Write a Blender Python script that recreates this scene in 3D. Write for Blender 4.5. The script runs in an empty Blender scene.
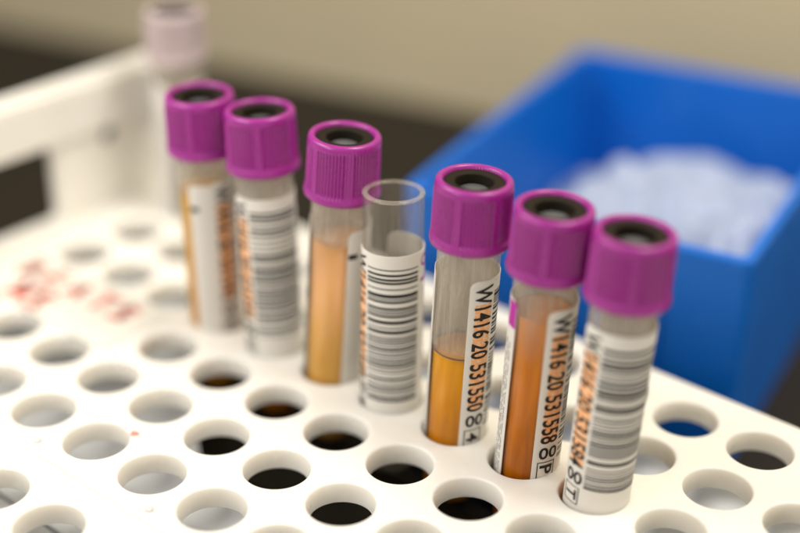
import bpy, bmesh, math, random
from mathutils import Vector, Matrix, noise

U = 0.0179                      # one hole pitch of the rack in metres (13 mm tubes)
PI = math.pi
R = math.radians
scn = bpy.context.scene
col = scn.collection

# ------------------------------------------------------------------ camera
CAM = Vector((12.6688, -8.2585, 9.5576))
YAW, PITCH, ROLL = R(40.29487), R(62.46883), R(0.57306)
cam_d = bpy.data.cameras.new('camera')
cam = bpy.data.objects.new('camera', cam_d); col.objects.link(cam)
rot = Matrix.Rotation(YAW, 3, 'Z') @ Matrix.Rotation(PITCH, 3, 'X') @ Matrix.Rotation(ROLL, 3, 'Z')
cam.matrix_world = Matrix.Translation(CAM * U) @ rot.to_4x4()
cam_d.sensor_width = 36.0
cam_d.lens = 1416.19 / 800 * 36
cam_d.clip_start = 0.01
cam_d.clip_end = 50
cam_d.dof.use_dof = True
cam_d.dof.focus_distance = 16.05 * U
cam_d.dof.aperture_fstop = 3.5
scn.camera = cam

# ------------------------------------------------------------------ world and lamps
world = bpy.data.worlds.new("World"); scn.world = world
world.use_nodes = True
bg = world.node_tree.nodes['Background']
bg.inputs[0].default_value = (1.0, 0.96, 0.91, 1)
bg.inputs[1].default_value = 0.58

def area(name, loc, target, size, sizey, power, color):
    d = bpy.data.lights.new(name, 'AREA'); d.shape = 'RECTANGLE'
    d.size = size * U; d.size_y = sizey * U; d.energy = power; d.color = color
    o = bpy.data.objects.new(name, d); col.objects.link(o)
    o.location = Vector(loc) * U
    o.rotation_euler = (Vector(target) - Vector(loc)).to_track_quat('-Z', 'Y').to_euler()
    return o
area('ceiling_lamp', (-4.5, -4.5, 12), (1, 0.5, 0), 8, 6, 0.45, (1.0, 0.965, 0.91))
area('side_lamp', (0, -17, 12), (1, 3, 1), 7, 6, 0.34, (1.0, 0.96, 0.91))
area('wall_fill_light', (14, 10, 30), (7, 24, 2), 12, 12, 3.3, (1.0, 0.94, 0.83))  # added fill that brightens the wall, not a fixture of the room

scn.view_settings.view_transform = 'Standard'
scn.view_settings.look = 'None'
scn.view_settings.exposure = 0.0
scn.view_settings.gamma = 1.0

# ------------------------------------------------------------------ materials
def mat(name, color, rough=0.5, spec=0.5, sss=0.0, ssr=(1, .5, .3), sscale=0.002, trans=0, bump=None, var=None, metal=0, coat=0):
    m = bpy.data.materials.new(name); m.use_nodes = True
    nt = m.node_tree; b = nt.nodes['Principled BSDF']
    b.inputs['Base Color'].default_value = (*color, 1)
    b.inputs['Roughness'].default_value = rough
    b.inputs['Specular IOR Level'].default_value = spec
    b.inputs['Metallic'].default_value = metal
    b.inputs['Coat Weight'].default_value = coat
    if sss:
        b.inputs['Subsurface Weight'].default_value = sss
        b.inputs['Subsurface Radius'].default_value = ssr
        b.inputs['Subsurface Scale'].default_value = sscale
    tc = nt.nodes.new('ShaderNodeTexCoord')
    if bump:
        sc, st = bump
        n = nt.nodes.new('ShaderNodeTexNoise'); n.inputs['Scale'].default_value = sc; n.inputs['Detail'].default_value = 6
        bp = nt.nodes.new('ShaderNodeBump'); bp.inputs['Strength'].default_value = st; bp.inputs['Distance'].default_value = 0.0003
        nt.links.new(tc.outputs['Object'], n.inputs['Vector'])
        nt.links.new(n.outputs['Fac'], bp.inputs['Height']); nt.links.new(bp.outputs[0], b.inputs['Normal'])
    if var:
        sc, c2, lo, hi = var
        n = nt.nodes.new('ShaderNodeTexNoise'); n.inputs['Scale'].default_value = sc; n.inputs['Detail'].default_value = 5
        nt.links.new(tc.outputs['Object'], n.inputs['Vector'])
        mr = nt.nodes.new('ShaderNodeMapRange'); mr.inputs[1].default_value = lo; mr.inputs[2].default_value = hi
        mx = nt.nodes.new('ShaderNodeMix'); mx.data_type = 'RGBA'
        mx.inputs[6].default_value = (*color, 1); mx.inputs[7].default_value = (*c2, 1)
        nt.links.new(n.outputs['Fac'], mr.inputs[0]); nt.links.new(mr.outputs[0], mx.inputs[0])
        nt.links.new(mx.outputs[2], b.inputs['Base Color'])
    return m

M = {}
M['rack'] = mat('white rack plastic', (.83, .80, .735), .38, .45, sss=.6, ssr=(1, .9, .75), sscale=.004,
                bump=(900, .05), var=(60, (.79, .76, .69), .45, .75))
def wear(m, scale, colr, lo, hi, rough=None):
    """small scuffs and specks of their own shape on top of a plain plastic"""
    nt = m.node_tree; b = nt.nodes['Principled BSDF']
    tc = nt.nodes.new('ShaderNodeTexCoord'); n = nt.nodes.new('ShaderNodeTexNoise')
    n.inputs['Scale'].default_value = scale; n.inputs['Detail'].default_value = 8; n.inputs['Roughness'].default_value = .7; n.inputs['Distortion'].default_value = 1.2
    nt.links.new(tc.outputs['Object'], n.inputs['Vector'])
    mr = nt.nodes.new('ShaderNodeMapRange'); mr.inputs[1].default_value = lo; mr.inputs[2].default_value = hi
    nt.links.new(n.outputs['Fac'], mr.inputs[0])
    mx = nt.nodes.new('ShaderNodeMix'); mx.data_type = 'RGBA'; mx.inputs[7].default_value = (*colr, 1)
    src = b.inputs['Base Color']
    if src.links: nt.links.new(src.links[0].from_socket, mx.inputs[6])
    else: mx.inputs[6].default_value = src.default_value
    nt.links.new(mr.outputs[0], mx.inputs[0]); nt.links.new(mx.outputs[2], src)
    if rough:
        r2 = nt.nodes.new('ShaderNodeMapRange'); r2.inputs[1].default_value = .35; r2.inputs[2].default_value = .7
        r2.inputs[3].default_value = rough[0]; r2.inputs[4].default_value = rough[1]
        nt.links.new(n.outputs['Fac'], r2.inputs[0]); nt.links.new(r2.outputs[0], b.inputs['Roughness'])
wear(M['rack'], 260, (.60, .54, .44), .66, .74, (.26, .60))
M['cap'] = mat('magenta cap plastic', (.31, .017, .235), .29, .55, sss=.2, ssr=(1, .15, .7), sscale=.0008, bump=(2500, .06))
wear(M['cap'], 700, (.40, .06, .31), .66, .78, (.24, .42))
M['pale_cap'] = mat('pale pink cap plastic', (.50, .41, .41), .4, .4, sss=.2, ssr=(1, .7, .6))
M['rubber'] = mat('dark rubber', (.014, .010, .005), .65, .18, bump=(3000, .1))
M['rubber_core'] = mat('grey rubber core', (.10, .10, .105), .25, .7, bump=(2500, .1))
M['paper'] = mat('label paper', (.80, .77, .71), .5, .35, sss=.15, ssr=(1, .9, .8), sscale=.0005, bump=(4000, .05))
M['ink'] = mat('black print', (.012, .012, .012), .5, .3)
M['grey_ink'] = mat('grey small print', (.16, .16, .17), .6, .2)
M['orange'] = mat('orange highlight band', (.86, .40, .17), .5, .3, var=(1500, (.84, .58, .38), .48, .62))
M['magenta_ink'] = mat('magenta print', (.42, .02, .30), .5, .3)
M['red_ink'] = mat('red marker', (.85, .25, .20), .5, .3)
M['shelf'] = mat('grey translucent shelf plastic', (.68, .70, .72), .5, .3, bump=(900, .05))
M['tape'] = mat('paper tape', (.74, .715, .64), .7, .2)
M['bin'] = mat('blue bin plastic', (.001, .14, .60), .42, .4, bump=(400, .08), var=(30, (.001, .125, .54), .4, .7))
wear(M['bin'], 90, (.05, .20, .60), .60, .72, (.30, .55))
M['bench'] = mat('dark bench laminate', (.020, .015, .009), .55, .22, bump=(300, .05), var=(60, (.016, .013, .010), .4, .7))
M['wall'] = mat('beige painted wall', (.60, .515, .345), .7, .2, bump=(200, .15), var=(6, (.55, .475, .325), .4, .65))
M['meniscus'] = mat('dark meniscus ring', (.10, .03, .004), .3, .4)  # dark line at the liquid's surface, drawn as a solid coloured ring
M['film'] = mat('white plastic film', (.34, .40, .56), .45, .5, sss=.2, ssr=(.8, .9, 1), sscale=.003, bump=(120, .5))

def translucent(m, fac, colr):
    nt = m.node_tree; b = nt.nodes['Principled BSDF']; out = nt.nodes['Material Output']
    t = nt.nodes.new('ShaderNodeBsdfTranslucent'); t.inputs[0].default_value = (*colr, 1)
    mx = nt.nodes.new('ShaderNodeMixShader'); mx.inputs[0].default_value = fac
    nt.links.new(b.outputs[0], mx.inputs[1]); nt.links.new(t.outputs[0], mx.inputs[2]); nt.links.new(mx.outputs[0], out.inputs[0])
translucent(M['paper'], .14, (.85, .78, .68))

def glass_mat(name, film, low=None):
    """clear wall with a dried film; low = (height of the liquid, film below it)"""
    m = bpy.data.materials.new(name); m.use_nodes = True
    nt = m.node_tree; nt.nodes.clear()
    out = nt.nodes.new('ShaderNodeOutputMaterial')
    tr = nt.nodes.new('ShaderNodeBsdfTransparent')
    gl = nt.nodes.new('ShaderNodeBsdfGlossy'); gl.inputs['Roughness'].default_value = .07
    lw = nt.nodes.new('ShaderNodeLayerWeight'); lw.inputs['Blend'].default_value = .5
    rp = nt.nodes.new('ShaderNodeValToRGB')
    rp.color_ramp.elements[0].position = .45; rp.color_ramp.elements[0].color = (.985, .983, .975, 1)
    rp.color_ramp.elements[1].position = 1; rp.color_ramp.elements[1].color = (.80, .78, .74, 1)
    nt.links.new(lw.outputs['Facing'], rp.inputs[0]); nt.links.new(rp.outputs[0], tr.inputs['Color'])
    pw = nt.nodes.new('ShaderNodeMath'); pw.operation = 'POWER'; pw.inputs[1].default_value = 3.5
    ma = nt.nodes.new('ShaderNodeMath'); ma.operation = 'MULTIPLY_ADD'; ma.inputs[1].default_value = .24; ma.inputs[2].default_value = .016
    nt.links.new(lw.outputs['Facing'], pw.inputs[0]); nt.links.new(pw.outputs[0], ma.inputs[0])
    mx = nt.nodes.new('ShaderNodeMixShader')
    nt.links.new(ma.outputs[0], mx.inputs[0]); nt.links.new(tr.outputs[0], mx.inputs[1]); nt.links.new(gl.outputs[0], mx.inputs[2])
    # faint film of dried residue and fine vertical moulding lines
    tc = nt.nodes.new('ShaderNodeTexCoord'); mp = nt.nodes.new('ShaderNodeMapping'); mp.inputs['Scale'].default_value = (.7, .7, .05)
    n = nt.nodes.new('ShaderNodeTexNoise'); n.inputs['Scale'].default_value = 1700; n.inputs['Detail'].default_value = 9; n.inputs['Roughness'].default_value = .72
    mr = nt.nodes.new('ShaderNodeMapRange'); mr.inputs[1].default_value = .35; mr.inputs[2].default_value = .75; mr.inputs[3].default_value = film[0]; mr.inputs[4].default_value = film[1]
    da = nt.nodes.new('ShaderNodeBsdfDiffuse'); da.inputs[0].default_value = (.94, .87, .76, 1)
    dt = nt.nodes.new('ShaderNodeBsdfTranslucent'); dt.inputs[0].default_value = (.94, .87, .76, 1)
    df = nt.nodes.new('ShaderNodeMixShader'); nt.links.new(da.outputs[0], df.inputs[1]); nt.links.new(dt.outputs[0], df.inputs[2])
    m2 = nt.nodes.new('ShaderNodeMixShader')
    nt.links.new(tc.outputs['Object'], mp.inputs[0]); nt.links.new(mp.outputs[0], n.inputs['Vector'])
    nt.links.new(n.outputs['Fac'], mr.inputs[0]); 
    if low:
        sp = nt.nodes.new('ShaderNodeSeparateXYZ'); nt.links.new(tc.outputs['Object'], sp.inputs[0])
        hr = nt.nodes.new('ShaderNodeMapRange'); hr.inputs[1].default_value = (low[0] - .02) * U; hr.inputs[2].default_value = (low[0] + low[2]) * U
        hr.inputs[3].default_value = low[1]; hr.inputs[4].default_value = 1.0
        mu = nt.nodes.new('ShaderNodeMath'); mu.operation = 'MULTIPLY'
        nt.links.new(sp.outputs['Z'], hr.inputs[0]); nt.links.new(hr.outputs[0], mu.inputs[0]); nt.links.new(mr.outputs[0], mu.inputs[1])
        nt.links.new(mu.outputs[0], m2.inputs[0])
    else: nt.links.new(mr.outputs[0], m2.inputs[0])
    nt.links.new(mx.outputs[0], m2.inputs[1]); nt.links.new(df.outputs[0], m2.inputs[2])
    bp = nt.nodes.new('ShaderNodeBump'); bp.inputs['Strength'].default_value = .25; bp.inputs['Distance'].default_value = .0002
    nt.links.new(n.outputs['Fac'], bp.inputs['Height']); nt.links.new(bp.outputs[0], gl.inputs['Normal'])
    nt.links.new(m2.outputs[0], out.inputs[0])
    return m
M['glass'] = glass_mat('clear tube wall', (.10, .42))
M['clean_glass'] = glass_mat('clean tube wall', (.02, .09))
M['lip'] = glass_mat('thick tube lip', (.10, .26))

def liquid_mat(name, top, bottom, ztop, zbot):
    """amber plasma: colour goes from lighter at the top to darker at the bottom"""
    m = bpy.data.materials.new(name); m.use_nodes = True
    nt = m.node_tree; b = nt.nodes['Principled BSDF']
    b.inputs['Roughness'].default_value = .35
    b.inputs['Specular IOR Level'].default_value = .1
    b.inputs['Subsurface Weight'].default_value = .3
    b.inputs['Subsurface Radius'].default_value = (1, .5, .15)
    b.inputs['Subsurface Scale'].default_value = .004
    tc = nt.nodes.new('ShaderNodeTexCoord'); sp = nt.nodes.new('ShaderNodeSeparateXYZ')
    nt.links.new(tc.outputs['Object'], sp.inputs[0])
    mp = nt.nodes.new('ShaderNodeMapping'); mp.inputs['Scale'].default_value = (1, 1, .10)
    n = nt.nodes.new('ShaderNodeTexNoise'); n.inputs['Scale'].default_value = 480; n.inputs['Detail'].default_value = 5; n.inputs['Distortion'].default_value = .6
    nt.links.new(tc.outputs['Object'], mp.inputs[0]); nt.links.new(mp.outputs[0], n.inputs['Vector'])
    mr = nt.nodes.new('ShaderNodeMapRange'); mr.inputs[1].default_value = zbot * U; mr.inputs[2].default_value = ztop * U
    nt.links.new(sp.outputs['Z'], mr.inputs[0])
    ma = nt.nodes.new('ShaderNodeMath'); ma.operation = 'MULTIPLY_ADD'; ma.inputs[1].default_value = 1.5; ma.inputs[2].default_value = -.75
    nt.links.new(n.outputs['Fac'], ma.inputs[0])
    ad = nt.nodes.new('ShaderNodeMath'); ad.operation = 'ADD'; ad.use_clamp = True
    nt.links.new(mr.outputs[0], ad.inputs[0]); nt.links.new(ma.outputs[0], ad.inputs[1])
    mx = nt.nodes.new('ShaderNodeMix'); mx.data_type = 'RGBA'
    mx.inputs[6].default_value = (*bottom, 1); mx.inputs[7].default_value = (*top, 1)
    nt.links.new(ad.outputs[0], mx.inputs[0]); nt.links.new(mx.outputs[2], b.inputs['Base Color'])
    bp = nt.nodes.new('ShaderNodeBump'); bp.inputs['Strength'].default_value = .3; bp.inputs['Distance'].default_value = .0002
    nt.links.new(n.outputs['Fac'], bp.inputs['Height']); nt.links.new(bp.outputs[0], b.inputs['Normal'])
    return m

# ------------------------------------------------------------------ mesh helpers (units: hole pitches)
def link(name, bm, m, parent=None, smooth=False, loc=None):
    me = bpy.data.meshes.new(name)
    bmesh.ops.scale(bm, vec=(U, U, U), verts=bm.verts)
    bm.to_mesh(me); bm.free()
    if smooth:
        for p in me.polygons: p.use_smooth = True
    me.materials.append(m)
    o = bpy.data.objects.new(name, me); col.objects.link(o)
    if parent: o.parent = parent
    if loc: o.location = Vector(loc) * U
    return o

def shared(name, src, parent):
    o = bpy.data.objects.new(name, src.data); col.objects.link(o); o.parent = parent
    return o

def tag(o, label=None, cat=None, group=None, kind=None):
    for k, v in (('label', label), ('category', cat), ('group', group), ('kind', kind)):
        if v: o[k] = v
    return o

def empty(name, mw):
    o = bpy.data.objects.new(name, None); o.empty_display_size = .005; col.objects.link(o)
    o.matrix_world = mw
    return o

def lathe(bm, prof, n=64, rfun=None, closed=False):
    rings = []
    for (r, z) in prof:
        if r < 1e-6:
            rings.append([bm.verts.new((0, 0, z))])
        else:
            ring = []
            for k in range(n):
                a = 2 * PI * k / n
                rr = r + (rfun(a, z) if rfun else 0)
                ring.append(bm.verts.new((rr * math.cos(a), rr * math.sin(a), z)))
            rings.append(ring)
    if closed: rings.append(rings[0])
    for A, B in zip(rings[:-1], rings[1:]):
        if len(A) == 1 and len(B) == 1: continue
        for k in range(n):
            k2 = (k + 1) % n
            if len(A) == 1: bm.faces.new((A[0], B[k2], B[k]))
            elif len(B) == 1: bm.faces.new((A[k], A[k2], B[0]))
            else: bm.faces.new((A[k], A[k2], B[k2], B[k]))
    bmesh.ops.recalc_face_normals(bm, faces=bm.faces)

def box(bm, x0, x1, y0, y1, z0, z1, bev=0.0):
    r = bmesh.ops.create_cube(bm, size=1)
    vs = r['verts']
    bmesh.ops.scale(bm, vec=(x1 - x0, y1 - y0, z1 - z0), verts=vs)
    bmesh.ops.translate(bm, vec=((x0 + x1) / 2, (y0 + y1) / 2, (z0 + z1) / 2), verts=vs)
    if bev:
        es = list({e for v in vs for e in v.link_edges})
        bmesh.ops.bevel(bm, geom=es, offset=bev, segments=3, affect='EDGES', profile=.5)

def slab_from_polys(bm, outer, holes, axis_map, d0, d1):
    """flat slab with holes: fills outline with triangle_fill, extrudes from d0 to d1; axis_map(u,v,d) -> xyz"""
    def loop(pts, d):
        vs = [bm.verts.new(axis_map(u, v, d)) for u, v in pts]
        es = [bm.edges.new((vs[i], vs[(i + 1) % len(vs)])) for i in range(len(vs))]
        return vs, es
    sides = []
    for d in (d0, d1):
        loops = [loop(outer, d)] + [loop(h, d) for h in holes]
        bmesh.ops.triangle_fill(bm, use_beauty=True, use_dissolve=False, edges=[e for l in loops for e in l[1]])
        sides.append(loops)
    for (va, _), (vb, _) in zip(*sides):
        for i in range(len(va)):
            j = (i + 1) % len(va)
            bm.faces.new((va[i], va[j], vb[j], vb[i]))
    bmesh.ops.recalc_face_normals(bm, faces=bm.faces)

def circle(cx, cy, r, n=32):
    return [(cx + r * math.cos(2 * PI * k / n), cy + r * math.sin(2 * PI * k / n)) for k in range(n)]

def rrect(x0, x1, y0, y1, r, n=6):
    pts = []
    for cx, cy, a in ((x1 - r, y1 - r, 0), (x0 + r, y1 - r, 90), (x0 + r, y0 + r, 180), (x1 - r, y0 + r, 270)):
        for k in range(n + 1):
            t = R(a + 90 * k / n); pts.append((cx + r * math.cos(t), cy + r * math.sin(t)))
    return pts

# ------------------------------------------------------------------ setting
ZB = -2.2          # bench level
WDIR = Vector((math.cos(R(14)), math.sin(R(14)), 0)); WN = Vector((-WDIR.y, WDIR.x, 0))
WP = Vector((-7.35, 15.29, ZB))
bm = bmesh.new()
c = WP + WDIR * 6
q = [c - WDIR * 60, c + WDIR * 60, c + WDIR * 60 - WN * 60, c - WDIR * 60 - WN * 60]
lo = [bm.verts.new((v.x, v.y, ZB - 1.5)) for v in q]; hi = [bm.verts.new((v.x, v.y, ZB)) for v in q]
bm.faces.new(hi); bm.faces.new(lo[::-1])
for i in range(4): bm.faces.new((lo[i], lo[(i + 1) % 4], hi[(i + 1) % 4], hi[i]))
bmesh.ops.recalc_face_normals(bm, faces=bm.faces)
tag(link('bench_top', bm, M['bench']), kind='structure')
bm = bmesh.new()
w0 = c + WN * .05
q = [w0 - WDIR * 60, w0 + WDIR * 60, w0 + WDIR * 60 + WN * 4, w0 - WDIR * 60 + WN * 4]
lo = [bm.verts.new((v.x, v.y, ZB - 1.5)) for v in q]; hi = [bm.verts.new((v.x, v.y, 60)) for v in q]
bm.faces.new(hi); bm.faces.new(lo[::-1])
for i in range(4): bm.faces.new((lo[i], lo[(i + 1) % 4], hi[(i + 1) % 4], hi[i]))
bmesh.ops.recalc_face_normals(bm, faces=bm.faces)
tag(link('wall', bm, M['wall']), kind='structure')

# ------------------------------------------------------------------ racks
HR = .389; TH = .275
def plate_mesh(x0, x1, y0, y1, ni, nj, nubs):
    bm = bmesh.new()
    N = 48
    prof = [(HR + .030, 0), (HR + .018, -.003), (HR + .008, -.011), (HR + .002, -.022), (HR, -.036), (HR - .028, -TH + .03), (HR - .006, -TH)]
    # border outline on top is rounded by a small bevel strip
    for i in range(ni):
        for j in range(nj):
            cx, cy = float(i), float(j)
            a = x0 if i == 0 else cx - .5; b = x1 if i == ni - 1 else cx + .5
            c_ = y0 if j == 0 else cy - .5; d = y1 if j == nj - 1 else cy + .5
            rings = []
            for (r, z) in prof:
                rings.append([bm.verts.new((cx + r * math.cos(2 * PI * k / N), cy + r * math.sin(2 * PI * k / N), z)) for k in range(N)])
            sq = {}
            for z in (0, -TH):
                L = []
                for k in range(N):
                    t = 2 * PI * k / N; dx, dy = math.cos(t), math.sin(t)
                    # snap: points on a square of half 0.5, stretched to the cell's own borders; corners land exactly
                    s = .5 / max(abs(dx), abs(dy)); px, py = dx * s, dy * s
                    if N % 8 == 0 and k % (N // 4) == N // 8: px, py = math.copysign(.5, dx), math.copysign(.5, dy)
                    X = cx + px; Y = cy + py
                    if px <= -.4999: X = a
                    elif px >= .4999: X = b
                    if py <= -.4999: Y = c_
                    elif py >= .4999: Y = d
                    L.append(bm.verts.new((X, Y, z)))
                sq[z] = L
            for k in range(N):
                k2 = (k + 1) % N
                bm.faces.new((sq[0][k], sq[0][k2], rings[0][k2], rings[0][k]))
                bm.faces.new((rings[-1][k], rings[-1][k2], sq[-TH][k2], sq[-TH][k]))
                for A, B in zip(rings[:-1], rings[1:]):
                    f = bm.faces.new((A[k], A[k2], B[k2], B[k])); f.smooth = True
    bmesh.ops.remove_doubles(bm, verts=bm.verts, dist=1e-4)
    # side walls with a small rounded edge
    def edge_strip():
        es = [e for e in bm.edges if len(e.link_faces) == 1]
        return es
    es = edge_strip()
    top = [e for e in es if all(abs(v.co.z) < 1e-5 for v in e.verts)]
    # round the rim: push border verts inward/downward through two extra rings
    prev = top
    off = [(.0, -.0), (.012, -.004), (.022, -.014), (.028, -.03), (.028, -TH)]
    def outn(v):
        n = Vector((0, 0, 0))
        if abs(v.co.x - x0) < .06: n.x = -1
        if abs(v.co.x - x1) < .06: n.x = 1
        if abs(v.co.y - y0) < .06: n.y = -1
        if abs(v.co.y - y1) < .06: n.y = 1
        return n
    for (o1, z1), (o2, z2) in zip(off[:-1], off[1:]):
        r = bmesh.ops.extrude_edge_only(bm, edges=prev)
        vs = [g for g in r['geom'] if isinstance(g, bmesh.types.BMVert)]
        for v in vs:
            n = outn(v); v.co += n * (o2 - o1); v.co.z += z2 - z1
        for f in [g for g in r['geom'] if isinstance(g, bmesh.types.BMFace)]: f.smooth = True
        prev = [g for g in r['geom'] if isinstance(g, bmesh.types.BMEdge)]
    # underside meets the outer wall
    bot = [e for e in bm.edges if len(e.link_faces) == 1]
    for (nx, ny) in nubs:
        r = bmesh.ops.create_uvsphere(bm, u_segments=16, v_segments=8, radius=.05)
        bmesh.ops.scale(bm, vec=(1, 1, .5), verts=r['verts'])
        bmesh.ops.translate(bm, vec=(nx, ny, .0), verts=r['verts'])
        for v in r['verts']:
            for f in v.link_faces: f.smooth = True
    bmesh.ops.recalc_face_normals(bm, faces=bm.faces)
    return bm

IX0, IX1 = -4.05, 9.2             # plate between the two end panels
def make_rack(name, dx, dy, label):
    # local frame: hole i=-3 sits at local x=0
    t = empty(name, Matrix.Translation(Vector((-3 + dx, dy, ZB)) * U))
    tag(t, label, 'tube rack', 'white plastic tube racks side by side')
    zt = -ZB
    x0, x1, y0, y1 = IX0 + 3, IX1 + 3, -.60, 5.70
    link('hole_plate', plate_mesh(x0, x1, y0, y1, 12, 6, [(k + .5, -.47) for k in (1, 3, 5, 7, 9)]), M['rack'], t, loc=(0, 0, zt))
    # end panels with a handle slot and two small round holes
    for xa, xb in ((x0 - .03 - .17, x0 - .03), (x1 + .03, x1 + .20)):
        bm = bmesh.new()
        outer = rrect(y0 - .02, y1 + .02, 0.02, zt + 2.2, .12)
        holes = [rrect(1.70, 3.40, zt + .04, zt + 1.26, .12), circle(4.48, zt + 1.13, .17), circle(.62, zt + 1.13, .17)]
        slab_from_polys(bm, outer, holes, lambda u, v, d: (d, u, v), xa, xb)
        o = link('end_panel', bm, M['rack'], t)
        bv = o.modifiers.new('b', 'BEVEL'); bv.width = .035 * U; bv.segments = 3; bv.limit_method = 'ANGLE'; bv.angle_limit = R(50)
    # raised rail along the handle side facing the holes
    bm = bmesh.new(); box(bm, x0 + .002 - .03, x0 + .10, y0 + .02, y1 - .02, zt + 1.32, zt + 2.12, .03)
    link('handle_rail', bm, M['rack'], t)
    # lower shelf the tubes stand on, open in the middle but for one added dark rail
    bm = bmesh.new()
    outer = [(x0 - .03, y0), (x1 + .03, y0), (x1 + .03, y1), (x0 - .03, y1)]
    c1 = [(4.1, 1.50), (8.9, 1.50), (8.9, 4.05), (2.1, 4.05), (2.3, 2.75)]
    slab_from_polys(bm, outer, [c1], lambda u, v, d: (u, v, d), zt - 1.20, zt - 1.05)
    link('lower_shelf', bm, M['shelf'], t)
    bm = bmesh.new(); box(bm, 2.0, 9.1, 2.90, 3.10, zt - 1.30, zt - 1.052, .02)
    link('added_dark_rail', bm, M['rubber'], t)  # added rail, coloured dark to carry on the shade seen through the holes
    for yy in (y0 + .05, y1 - .17):
        for xx in (x0 + 3.0, x1 - 3.2):
            bm = bmesh.new(); box(bm, xx, xx + .25, yy, yy + .12, 0.0, zt - 1.202, .02)
            link('foot', bm, M['rack'], t)
    return t, zt

rackA, ZT = make_rack('tube_rack', 0, 0, 'white plastic tube rack holding the row of purple capped sample tubes')
rackB, _ = make_rack('tube_rack', -.10, -6.36, 'empty white plastic tube rack at the lower left corner behind the seam')

# paper tape with red handwriting stuck on the far left of the plate
def ontape(u, v, z): return (u + 3, v, ZT + z)
bm = bmesh.new()
slab_from_polys(bm, rrect(-3.5, -.58, 1.34, 2.52, .04), [], lambda u, v, d: ontape(u, v, d), .004, .010)
tape = link('tape_label', bm, M['tape'], rackA)
tape['label'] = 'paper tape with red handwriting stuck over some holes'
random.seed(5)
def stroke(bm, pts, w, z0, z1):
    for a, b in zip(pts[:-1], pts[1:]):
        a = Vector(a); b = Vector(b); d = (b - a).normalized(); n = Vector((-d.y, d.x)) * w / 2; e = d * w * .3
        qs = [a - e + n, a - e - n, b + e - n, b + e + n]
        v = [bm.verts.new(ontape(p.x, p.y, z1)) for p in qs]
        bm.faces.new(v)
LET = {'T': [[(0, 1), (.8, 1)], [(.4, 1), (.4, 0)]], 'U': [[(0, 1), (.05, .2), (.35, 0), (.65, .2), (.7, 1)]],
       'B': [[(0, 0), (0, 1), (.5, .85), (.45, .55), (0, .5), (.6, .35), (.5, .05), (0, 0)]],
       'E': [[(.6, 1), (0, 1), (0, 0), (.6, 0)], [(0, .5), (.5, .5)]], 'S': [[(.6, .9), (.2, 1), (.05, .7), (.5, .4), (.5, .1), (0, 0)]],
       'A': [[(0, 0), (.35, 1), (.7, 0)], [(.15, .4), (.55, .4)]], 'M': [[(0, 0), (.1, 1), (.4, .3), (.7, 1), (.8, 0)]]}
bm = bmesh.new()
def write(word, u0, v0, s, step, w=.10):
    # letters run along +x, tops towards +y
    for n_, ch in enumerate(word):
        for st in LET[ch]:
            stroke(bm, [(u0 + n_ * step + x * s, v0 + y * s * 1.05) for x, y in st], w, .010, .0125 + .0004 * n_)
write('BEATS', -3.2, 1.98, .34, .50, .12)
write('MS', -2.85, 1.42, .38, .48, .14)
link('handwriting', bm, M['red_ink'], tape)
bm = bmesh.new()
slab_from_polys(bm, [(4.245 + .058 * math.cos(t) * (1 + .25 * math.sin(3 * t)), .375 + .05 * math.sin(t)) for t in [2 * PI * k / 14 for k in range(14)]], [],
                lambda u, v, d: (u, v, ZT + d), .002, .006)
rd = link('red_spot', bm, M['red_ink'], rackA); rd['label'] = 'tiny red ink spot on the plate'

# ------------------------------------------------------------------ tubes
TR = .362; GL0 = 0.0; LBR = TR + .010
ZS = 1.05                      # tube bottom to plate surface
def arc_profile(r, zc, n=8):   # hemisphere-ish bottom from the axis outwards
    return [(r * math.sin(PI / 2 * k / n), zc - r * .9 * math.cos(PI / 2 * k / n)) for k in range(n + 1)]

def lip_mesh(ztop):
    bm = bmesh.new()
    lathe(bm, [(TR - .026 + .034 * math.cos(t), ztop + .022 * math.sin(t)) for t in [2 * PI * k / 12 for k in range(12)]], 72, closed=True)
    return bm

def glass_mesh(ztop):
    bm = bmesh.new()
    out = arc_profile(TR, TR * .9) + [(TR, ztop - .03), (TR - .003, ztop - .008), (TR - .011, ztop)]
    ri = TR - .022
    inn = [(ri + .003, ztop - .008), (ri, ztop - .03)] + arc_profile(ri, TR * .9)[::-1]
    lathe(bm, out + inn, 72)
    return bm

def cap_mesh(H=.77):
    bm = bmesh.new()
    prof = [(.345, -.10), (.350, -.03), (.362, -.008), (.382, .0), (.405, -.004), (.424, -.018), (.434, -.042), (.437, -.075),
            (.437, -.095), (.438, -.12), (.445, -H + .16), (.447, -H + .13), (.456, -H + .10), (.462, -H + .075), (.464, -H + .04), (.458, -H + .012), (.445, -H), (.375, -H), (.372, -H + .05)]
    def rf(a, z):
        if z > -.10 or z < -H + .12: return 0
        # fine ribs, broken by broad smooth lands
        land = (a * 6 / (2 * PI)) % 1
        w = .019 if .11 < land < .89 else .004
        k = .5 + .5 * math.cos(a * 66)
        bar = .006 if (abs(land - .09) < .02 or abs(land - .91) < .02) else 0
        return -w * (1 - k) * 1.0 + bar
    lathe(bm, prof, 528, rf)
    return bm

def stopper_mesh():
    bm = bmesh.new()
    lathe(bm, [(.343, -.16), (.343, -.050), (.335, -.042), (.233, -.040), (.222, -.046), (.217, -.060), (.215, -.24), (0.0, -.24)], 64)
    return bm
def core_mesh():
    bm = bmesh.new()
    lathe(bm, [(.190, -.24), (.188, -.165), (.178, -.148), (.145, -.138), (.07, -.130), (0.0, -.128)], 48)
    return bm

def liquid_mesh(ztop):
    bm = bmesh.new()
    rl = TR - .025
    prof = arc_profile(rl, TR * .9) + [(rl, ztop + .012), (rl - .012, ztop + .002), (rl - .04, ztop - .004), (0, ztop - .006)]
    lathe(bm, prof, 56)
    return bm

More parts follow.
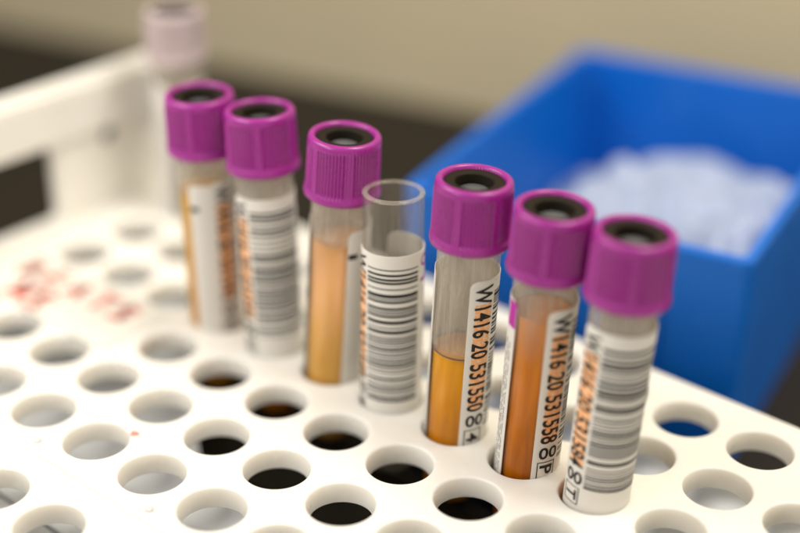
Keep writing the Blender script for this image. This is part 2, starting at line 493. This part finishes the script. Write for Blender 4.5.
LZ0, LZ1 = ZS - .22, ZS + 2.16
SPAN = 292.0
def cyl(r, a, z): return (r * math.cos(R(a)), r * math.sin(R(a)), z)

def label_mesh(a0, a1, z0, z1, rc=.10, r0=None, r1=None):
    r0 = r0 or TR + .004; r1 = r1 or TR + .012
    bm = bmesh.new()
    angs = []
    w = rc / TR * 57.3
    for k in range(9): angs.append(a0 + w * (1 - math.cos(PI / 2 * k / 8)))
    n = int((a1 - a0) / 4)
    angs += [a0 + w + (a1 - a0 - 2 * w) * k / n for k in range(1, n)]
    for k in range(8, -1, -1): angs.append(a1 - w * (1 - math.cos(PI / 2 * k / 8)))
    cols = []
    for a in angs:
        d = min(a - a0, a1 - a) / 57.3 * TR
        s = rc - math.sqrt(max(0, rc * rc - (rc - d) ** 2)) if d < rc else 0
        cols.append([bm.verts.new(cyl(r0, a, z0 + s)), bm.verts.new(cyl(r0, a, z1 - s)), bm.verts.new(cyl(r1, a, z1 - s)), bm.verts.new(cyl(r1, a, z0 + s))])
    for A, B in zip(cols[:-1], cols[1:]):
        for k in range(4):
            k2 = (k + 1) % 4
            f = bm.faces.new((A[k], A[k2], B[k2], B[k]))
    bm.faces.new(cols[0]); bm.faces.new(cols[-1][::-1])
    bmesh.ops.recalc_face_normals(bm, faces=bm.faces)
    return bm

def patch(bm, a0, a1, z0, z1, r):
    n = max(1, int(abs(a1 - a0) / 4))
    prev = None
    for k in range(n + 1):
        a = a0 + (a1 - a0) * k / n
        cur = (bm.verts.new(cyl(r, a, z0)), bm.verts.new(cyl(r, a, z1)))
        if prev: bm.faces.new((prev[0], cur[0], cur[1], prev[1]))
        prev = cur

def text_mesh(body, bold=0.0):
    cu = bpy.data.curves.new('t', 'FONT'); cu.body = body; cu.size = 1; cu.offset = bold; cu.resolution_u = 3
    o = bpy.data.objects.new('t', cu); col.objects.link(o)
    dg = bpy.context.evaluated_depsgraph_get(); dg.update()
    me = bpy.data.meshes.new_from_object(o.evaluated_get(dg))
    bm = bmesh.new(); bm.from_mesh(me)
    bpy.data.objects.remove(o); bpy.data.curves.remove(cu); bpy.data.meshes.remove(me)
    return bm

def wrap_text(bm, body, a0, a1, ztop, zbot, r, bold=0.02, upright=False):
    """text reading down the tube; letters' tops towards larger angle. cut into strips so it hugs the curve"""
    t = text_mesh(body, bold)
    xs = [v.co.x for v in t.verts]; ys = [v.co.y for v in t.verts]
    x0, x1, y0, y1 = min(xs), max(xs), min(ys), max(ys)
    for k in range(1, 7):
        yy = y0 + (y1 - y0) * k / 7
        bmesh.ops.bisect_plane(t, geom=list(t.verts) + list(t.edges) + list(t.faces), plane_co=(0, yy, 0), plane_no=(0, 1, 0))
    for v in t.verts:
        u = (v.co.x - x0) / (x1 - x0); w = (v.co.y - y0) / (y1 - y0)
        if upright: a = a0 + (a1 - a0) * u; z = zbot + (ztop - zbot) * w
        else: a = a0 + (a1 - a0) * w; z = ztop + (zbot - ztop) * u
        v.co = Vector(cyl(r, a, z))
    me = bpy.data.meshes.new('tmp'); t.to_mesh(me); t.free(); bm.from_mesh(me); bpy.data.meshes.remove(me)

def barcode_bars(rng, z1, z0):
    """thick sparse bars high up, crowded groups lower down, like a long linear code"""
    bars = []; z = z1; m = .0145
    while z > z0:
        frac = (z1 - z) / (z1 - z0)
        w = rng.choice([1, 1, 2, 2, 3] if frac < .45 or .75 < frac < .8 else [1, 1, 1, 2]) * m
        s = rng.choice([1, 1, 2, 3, 4] if frac < .45 or frac > .72 else [1, 1, 1, 2]) * m
        if z - w < z0: break
        bars.append((z - w, z)); z -= w + s
    return bars

def small_print(bm, rng, a0, a1, z0, z1, r, cols_):
    for c_ in range(cols_):
        a = a0 + (a1 - a0) * (c_ + .5) / cols_; wd = (a1 - a0) / cols_ * .27
        z = z1 - rng.random() * .05
        while z > z0:
            n = rng.randint(2, 8)
            for k in range(n):
                if z < z0: break
                h = rng.uniform(.010, .022)
                patch(bm, a - wd, a + wd * rng.uniform(.2, 1), z - h, z, r); z -= h + .010
            z -= .035

cap_src = stop_src = core_src = None
LPOS = {}
def make_tube(k, base, top, H, ztop_cap, gap_start, number, flag, label, name='sample_tube', capped=True, pale=False,
              liquid=None, under=0, seed=1, zshift=0.0, has_label=True, magenta=False, span=SPAN, blend=.12, dip=0.0, ring=False):
    """base, top: axis points at plate level and at height H; gap_start: angle (deg, + = right of camera-facing) where the label starts"""
    global cap_src, stop_src, core_src
    rng = random.Random(seed)
    B = Vector((base[0], base[1], 0)); T = Vector((top[0], top[1], H))
    ax = (T - B).normalized()
    tocam = CAM - (B + T) / 2; phi = math.degrees(math.atan2(tocam.y, tocam.x))
    origin = B - ax * ZS
    q = Vector((0, 0, 1)).rotation_difference(ax).to_matrix().to_4x4()
    root = empty(name, Matrix.Translation(origin * U) @ q @ Matrix.Rotation(R(phi), 4, 'Z'))
    tag(root, label, 'test tube', 'sample tubes standing in the rack')
    zglass = ZS + 2.73
    wall_m = M['glass'] if capped else M['clean_glass']
    if liquid: wall_m = glass_mat('filmed tube wall', (.10, .42), (ZS + liquid[0] - dip, .0, blend))
    link('tube_wall', glass_mesh(zglass), wall_m, root, smooth=True)
    if not capped: link('lip', lip_mesh(zglass + .01), M['lip'], root, smooth=True)
    if liquid:
        zt, ctop, cbot, zg0, zg1 = liquid
        lm = liquid_mat('plasma', ctop, cbot, ZS + zg1, ZS + zg0)
        link('liquid', liquid_mesh(ZS + zt), lm, root, smooth=True)
        if ring:
            bm = bmesh.new()
            lathe(bm, [(TR - .028 + .011 * math.cos(t), .008 * math.sin(t)) for t in [2 * PI * k_ / 8 for k_ in range(8)]], 56, closed=True)
            rg = link('meniscus', bm, M['meniscus'], root, smooth=True, loc=(0, 0, ZS + liquid[0] + .008))
    if has_label:
        s = gap_start; cut = under and under + 34; z0 = LZ0 + zshift; z1 = LZ1 + zshift
        r = TR + .014
        if under:          # a plain maker's label showing beside the printed one
            lb = link('maker_label', label_mesh(s - under, s + 8, z0 + .03, z1 - .03, .09, TR + .001, TR + .003), M['paper'], root)
            lb['label'] = 'plain white label edge with one black tick'
            bm = bmesh.new(); patch(bm, s - under + 2, s - under + 21, z1 - .40, z1 - .33, TR + .0045)
            link('tick_mark', bm, M['ink'], lb)
        lab = link('label', label_mesh(s, s + span - cut, z0, z1), M['paper'], root)
        # orange highlight over the number
        bm = bmesh.new()
        patch(bm, s + 12, s + 45, z0 + .68, z1 - .30, r)
        link('orange_band', bm, M['orange'], lab)
        bm = bmesh.new()
        zt_, zb_ = z1 - .06, z0 + .66
        wrap_text(bm, number, s + 10, s + 46, zt_, zb_, r + .0025, .02)
        link('printed_number', bm, M['ink'], lab)
        bm = bmesh.new()
        wrap_text(bm, '00', s + 10, s + 47, zb_ - .05, zb_ - .21, r + .0025, .02, upright=True)
        zf1 = zb_ - .25; zf0 = zf1 - .22
        for (a, b, c_, d) in ((s + 9, s + 44, zf1 - .010, zf1), (s + 9, s + 44, zf0, zf0 + .010), (s + 9, s + 10.8, zf0 + .010, zf1 - .010), (s + 42.2, s + 44, zf0 + .010, zf1 - .010)):
            patch(bm, a, b, c_, d, r + .002)
        wrap_text(bm, flag, s + 14, s + 39, zf1 - .045, zf0 + .045, r + .0025, .02)
        link('check_character', bm, M['ink'], lab)
        bm = bmesh.new()
        for (a, b) in barcode_bars(rng, z1 - .17, z0 + .40): patch(bm, s + 51, s + 154, a, b, r)
        link('barcode', bm, M['ink'], lab)
        bm = bmesh.new()
        small_print(bm, rng, s + span - cut - 30, s + span - cut - 6, z0 + .08, z1 - .5, r, 4)
        small_print(bm, rng, s + 175, s + 230, z0 + .2, z1 - .5, r, 5)
        link('small_print', bm, M['grey_ink'], lab)
        bm = bmesh.new()
        wrap_text(bm, 'O', s + 163, s + 190, z1 - .06, z1 - .22, r, .02)
        patch(bm, s + 163, s + 190, z1 - .40, z1 - .36, r)
        if magenta: patch(bm, s + span - cut - 26, s + span - cut - .5, z1 - .34, z1 - .02, r)
        link('magenta_print', bm, M['magenta_ink'], lab)
    if capped:
        if pale or cap_src is None:
            cap = link('cap', cap_mesh(), M['pale_cap'] if pale else M['cap'], root, smooth=True)
        else: cap = shared('cap', cap_src, root)
        if stop_src is None:
            stop = link('stopper', stopper_mesh(), M['rubber'], cap, smooth=False)
            core = link('stopper_core', core_mesh(), M['rubber_core'], root, smooth=True)
            for p in stop.data.polygons: p.use_smooth = p.normal.z > .2 and p.normal.z < .97
        else: stop = shared('stopper', stop_src, cap); core = shared('stopper_core', core_src, root)
        zc = Vector((0, 0, (ZS + ztop_cap) * U))
        cap.location = zc; core.location = zc; cap.rotation_euler.z = seed * 1.3
        if not pale and cap_src is None: cap_src, stop_src, core_src = cap, stop, core
        if stop_src is None: stop_src, core_src = stop, core
    return root

AMB = (.62, .25, .012); AMBD = (.42, .13, .004)
make_tube(0, (-.08, 2.93), (-.11, 2.87), 3.26, 3.26, 5, 'W1416 20 531542', 'K', 'leftmost purple capped tube of the row, only a thin yellow strip of liquid showing',
          liquid=(1.95, (.58, .30, .02), (.50, .22, .008), 0, 2), under=44, seed=11)
make_tube(1, (.99, 2.99), (.84, 3.0), 3.26, 3.26, -86, 'W1416 20 531546', 'H', 'second purple capped tube from the left, blurred barcode beside an orange strip',
          liquid=(1.4, AMB, AMBD, 0, 1.4), seed=12, zshift=.03)
make_tube(2, (2.01, 3.01), (2.17, 3.10), 3.26, 3.26, 65, 'W1416 20 531548', '2', 'purple capped tube of cloudy peach liquid just left of the open tube',
          liquid=(1.90, (.68, .36, .16), (.54, .29, .055), .2, 1.5), under=50, seed=13)
make_tube(3, (3.0, 3.0), (2.94, 3.09), 2.73, 3.26, -102, 'W1416 20 531549', '9', 'open uncapped clear tube with a sharp black barcode in the middle of the row',
          capped=False, seed=21, zshift=-.08)
make_tube(4, (4.01, 3.01), (4.10, 3.10), 3.26, 3.26, 6, 'W1416 20 531550', '4', 'purple capped tube with amber liquid below a clear half and the number ending 531550',
          liquid=(1.12, (.76, .325, .0), (.46, .16, .0), 0, 1.1), seed=15, span=281, ring=True)
make_tube(5, (5.05, 3.04), (5.17, 3.10), 3.26, 3.26, 8, 'W1416 20 531558', 'P', 'purple capped tube full of orange brown liquid with the number ending 531558',
          liquid=(2.0, (.66, .21, .0), (.32, .08, .0), -.3, 2.1), seed=16, span=301, blend=.85, dip=.55, magenta=True, zshift=.02)
make_tube(6, (6.02, 3.02), (6.13, 3.16), 3.26, 3.26, -76, 'W1416 20 531584', 'T', 'rightmost purple capped tube, barcode and orange number strip facing forward',
          liquid=(.9, AMB, AMBD, 0, 1.4), seed=17, zshift=.05)
make_tube(7, (-3.0, 5.0), (-3.0, 5.0), 3.26, 3.26, 40, 'W1416 20 531539', '7', 'blurred tube with a pale pink cap standing alone at the far corner of the rack',
          liquid=None, seed=18, pale=True)

# ------------------------------------------------------------------ blue bin with crumpled film
BA = R(12.5)
bx = Vector((math.cos(BA), math.sin(BA), 0)); by = Vector((-bx.y, bx.x, 0))
BW, BL, BH = 5.15, 7.0, 3.32
borg = Vector((.56, 6.08, ZB))
binroot = empty('storage_bin', Matrix.Translation(borg * U) @ Matrix.Rotation(BA, 4, 'Z'))
tag(binroot, 'open blue plastic bin standing on the bench behind the rack', 'bin')
def tray(bm, w, l, h, t, taper):
    def ring(o, z):
        s = taper * (1 - z / h)
        return [bm.verts.new(p) for p in [(x, y, z) for x, y in rrect(o + s, w - o - s, o + s, l - o - s, .14 if o < .01 else .10, 5)]]
    rs = [ring(0, 0), ring(0, h - .05), ring(.02, h - .01), ring(.05, h), ring(t - .03, h), ring(t, h - .04), ring(t, t)]
    for A, B in zip(rs[:-1], rs[1:]):
        for k in range(len(A)):
            k2 = (k + 1) % len(A); bm.faces.new((A[k], A[k2], B[k2], B[k]))
    bm.faces.new(rs[0][::-1]); bm.faces.new(rs[-1])
    bmesh.ops.recalc_face_normals(bm, faces=bm.faces)
bm = bmesh.new(); tray(bm, BW, BL, BH, .16, .0)
link('bin_shell', bm, M['bin'], binroot)
# moulded ribs on the outside of the front wall
for xx in (1.25, 2.6, 3.95):
    bm = bmesh.new(); box(bm, xx - .05, xx + .05, -.06, -.002, .1, BH - .35, .02)
    link('rib', bm, M['bin'], binroot)

bm = bmesh.new()
G = 90
grid = []
for i in range(G + 1):
    row = []
    for j in range(G + 1):
        u, v = i / G, j / G
        x = .25 + u * (BW - .5); y = .25 + v * (BL - .5)
        p = Vector((x * .9, y * .9, 3.1))
        base = 1.45 + .75 * math.sin(PI * min(1, max(0, v * 1.2))) * math.sin(PI * u) ** .5
        crump = sum(abs(noise.noise(p * f + Vector((f, 0, 0)))) * a for f, a in ((.7, 1.2), (1.5, .35), (4.1, .08), (9, .03)))
        edge = min(1, min(u * .40, (1 - u) * 4, v, (1 - v) * 1.0) * 8)
        z = .4 + (base + crump - .4) * (.35 + .65 * edge)
        row.append(bm.verts.new((x + .1 * noise.noise(p * 3), y + .1 * noise.noise(p * 3.3), min(z, 3.25))))
    grid.append(row)
for i in range(G):
    for j in range(G): bm.faces.new((grid[i][j], grid[i + 1][j], grid[i + 1][j + 1], grid[i][j + 1]))
# close the heap down to the floor of the bin so that it is a solid bundle
rim = [grid[i][0] for i in range(G)] + [grid[G][j] for j in range(G)] + [grid[i][G] for i in range(G, 0, -1)] + [grid[0][j] for j in range(G, 0, -1)]
low = [bm.verts.new((v.co.x, v.co.y, .17)) for v in rim]
for k in range(len(rim)):
    k2 = (k + 1) % len(rim); bm.faces.new((rim[k], low[k], low[k2], rim[k2]))
bm.faces.new(low)
bmesh.ops.recalc_face_normals(bm, faces=bm.faces)
film = link('plastic_film', bm, M['film'], smooth=True)
film.matrix_world = Matrix.Translation(borg * U) @ Matrix.Rotation(BA, 4, 'Z')
tag(film, 'crumpled pale white plastic film heaped inside the blue bin', 'plastic film')
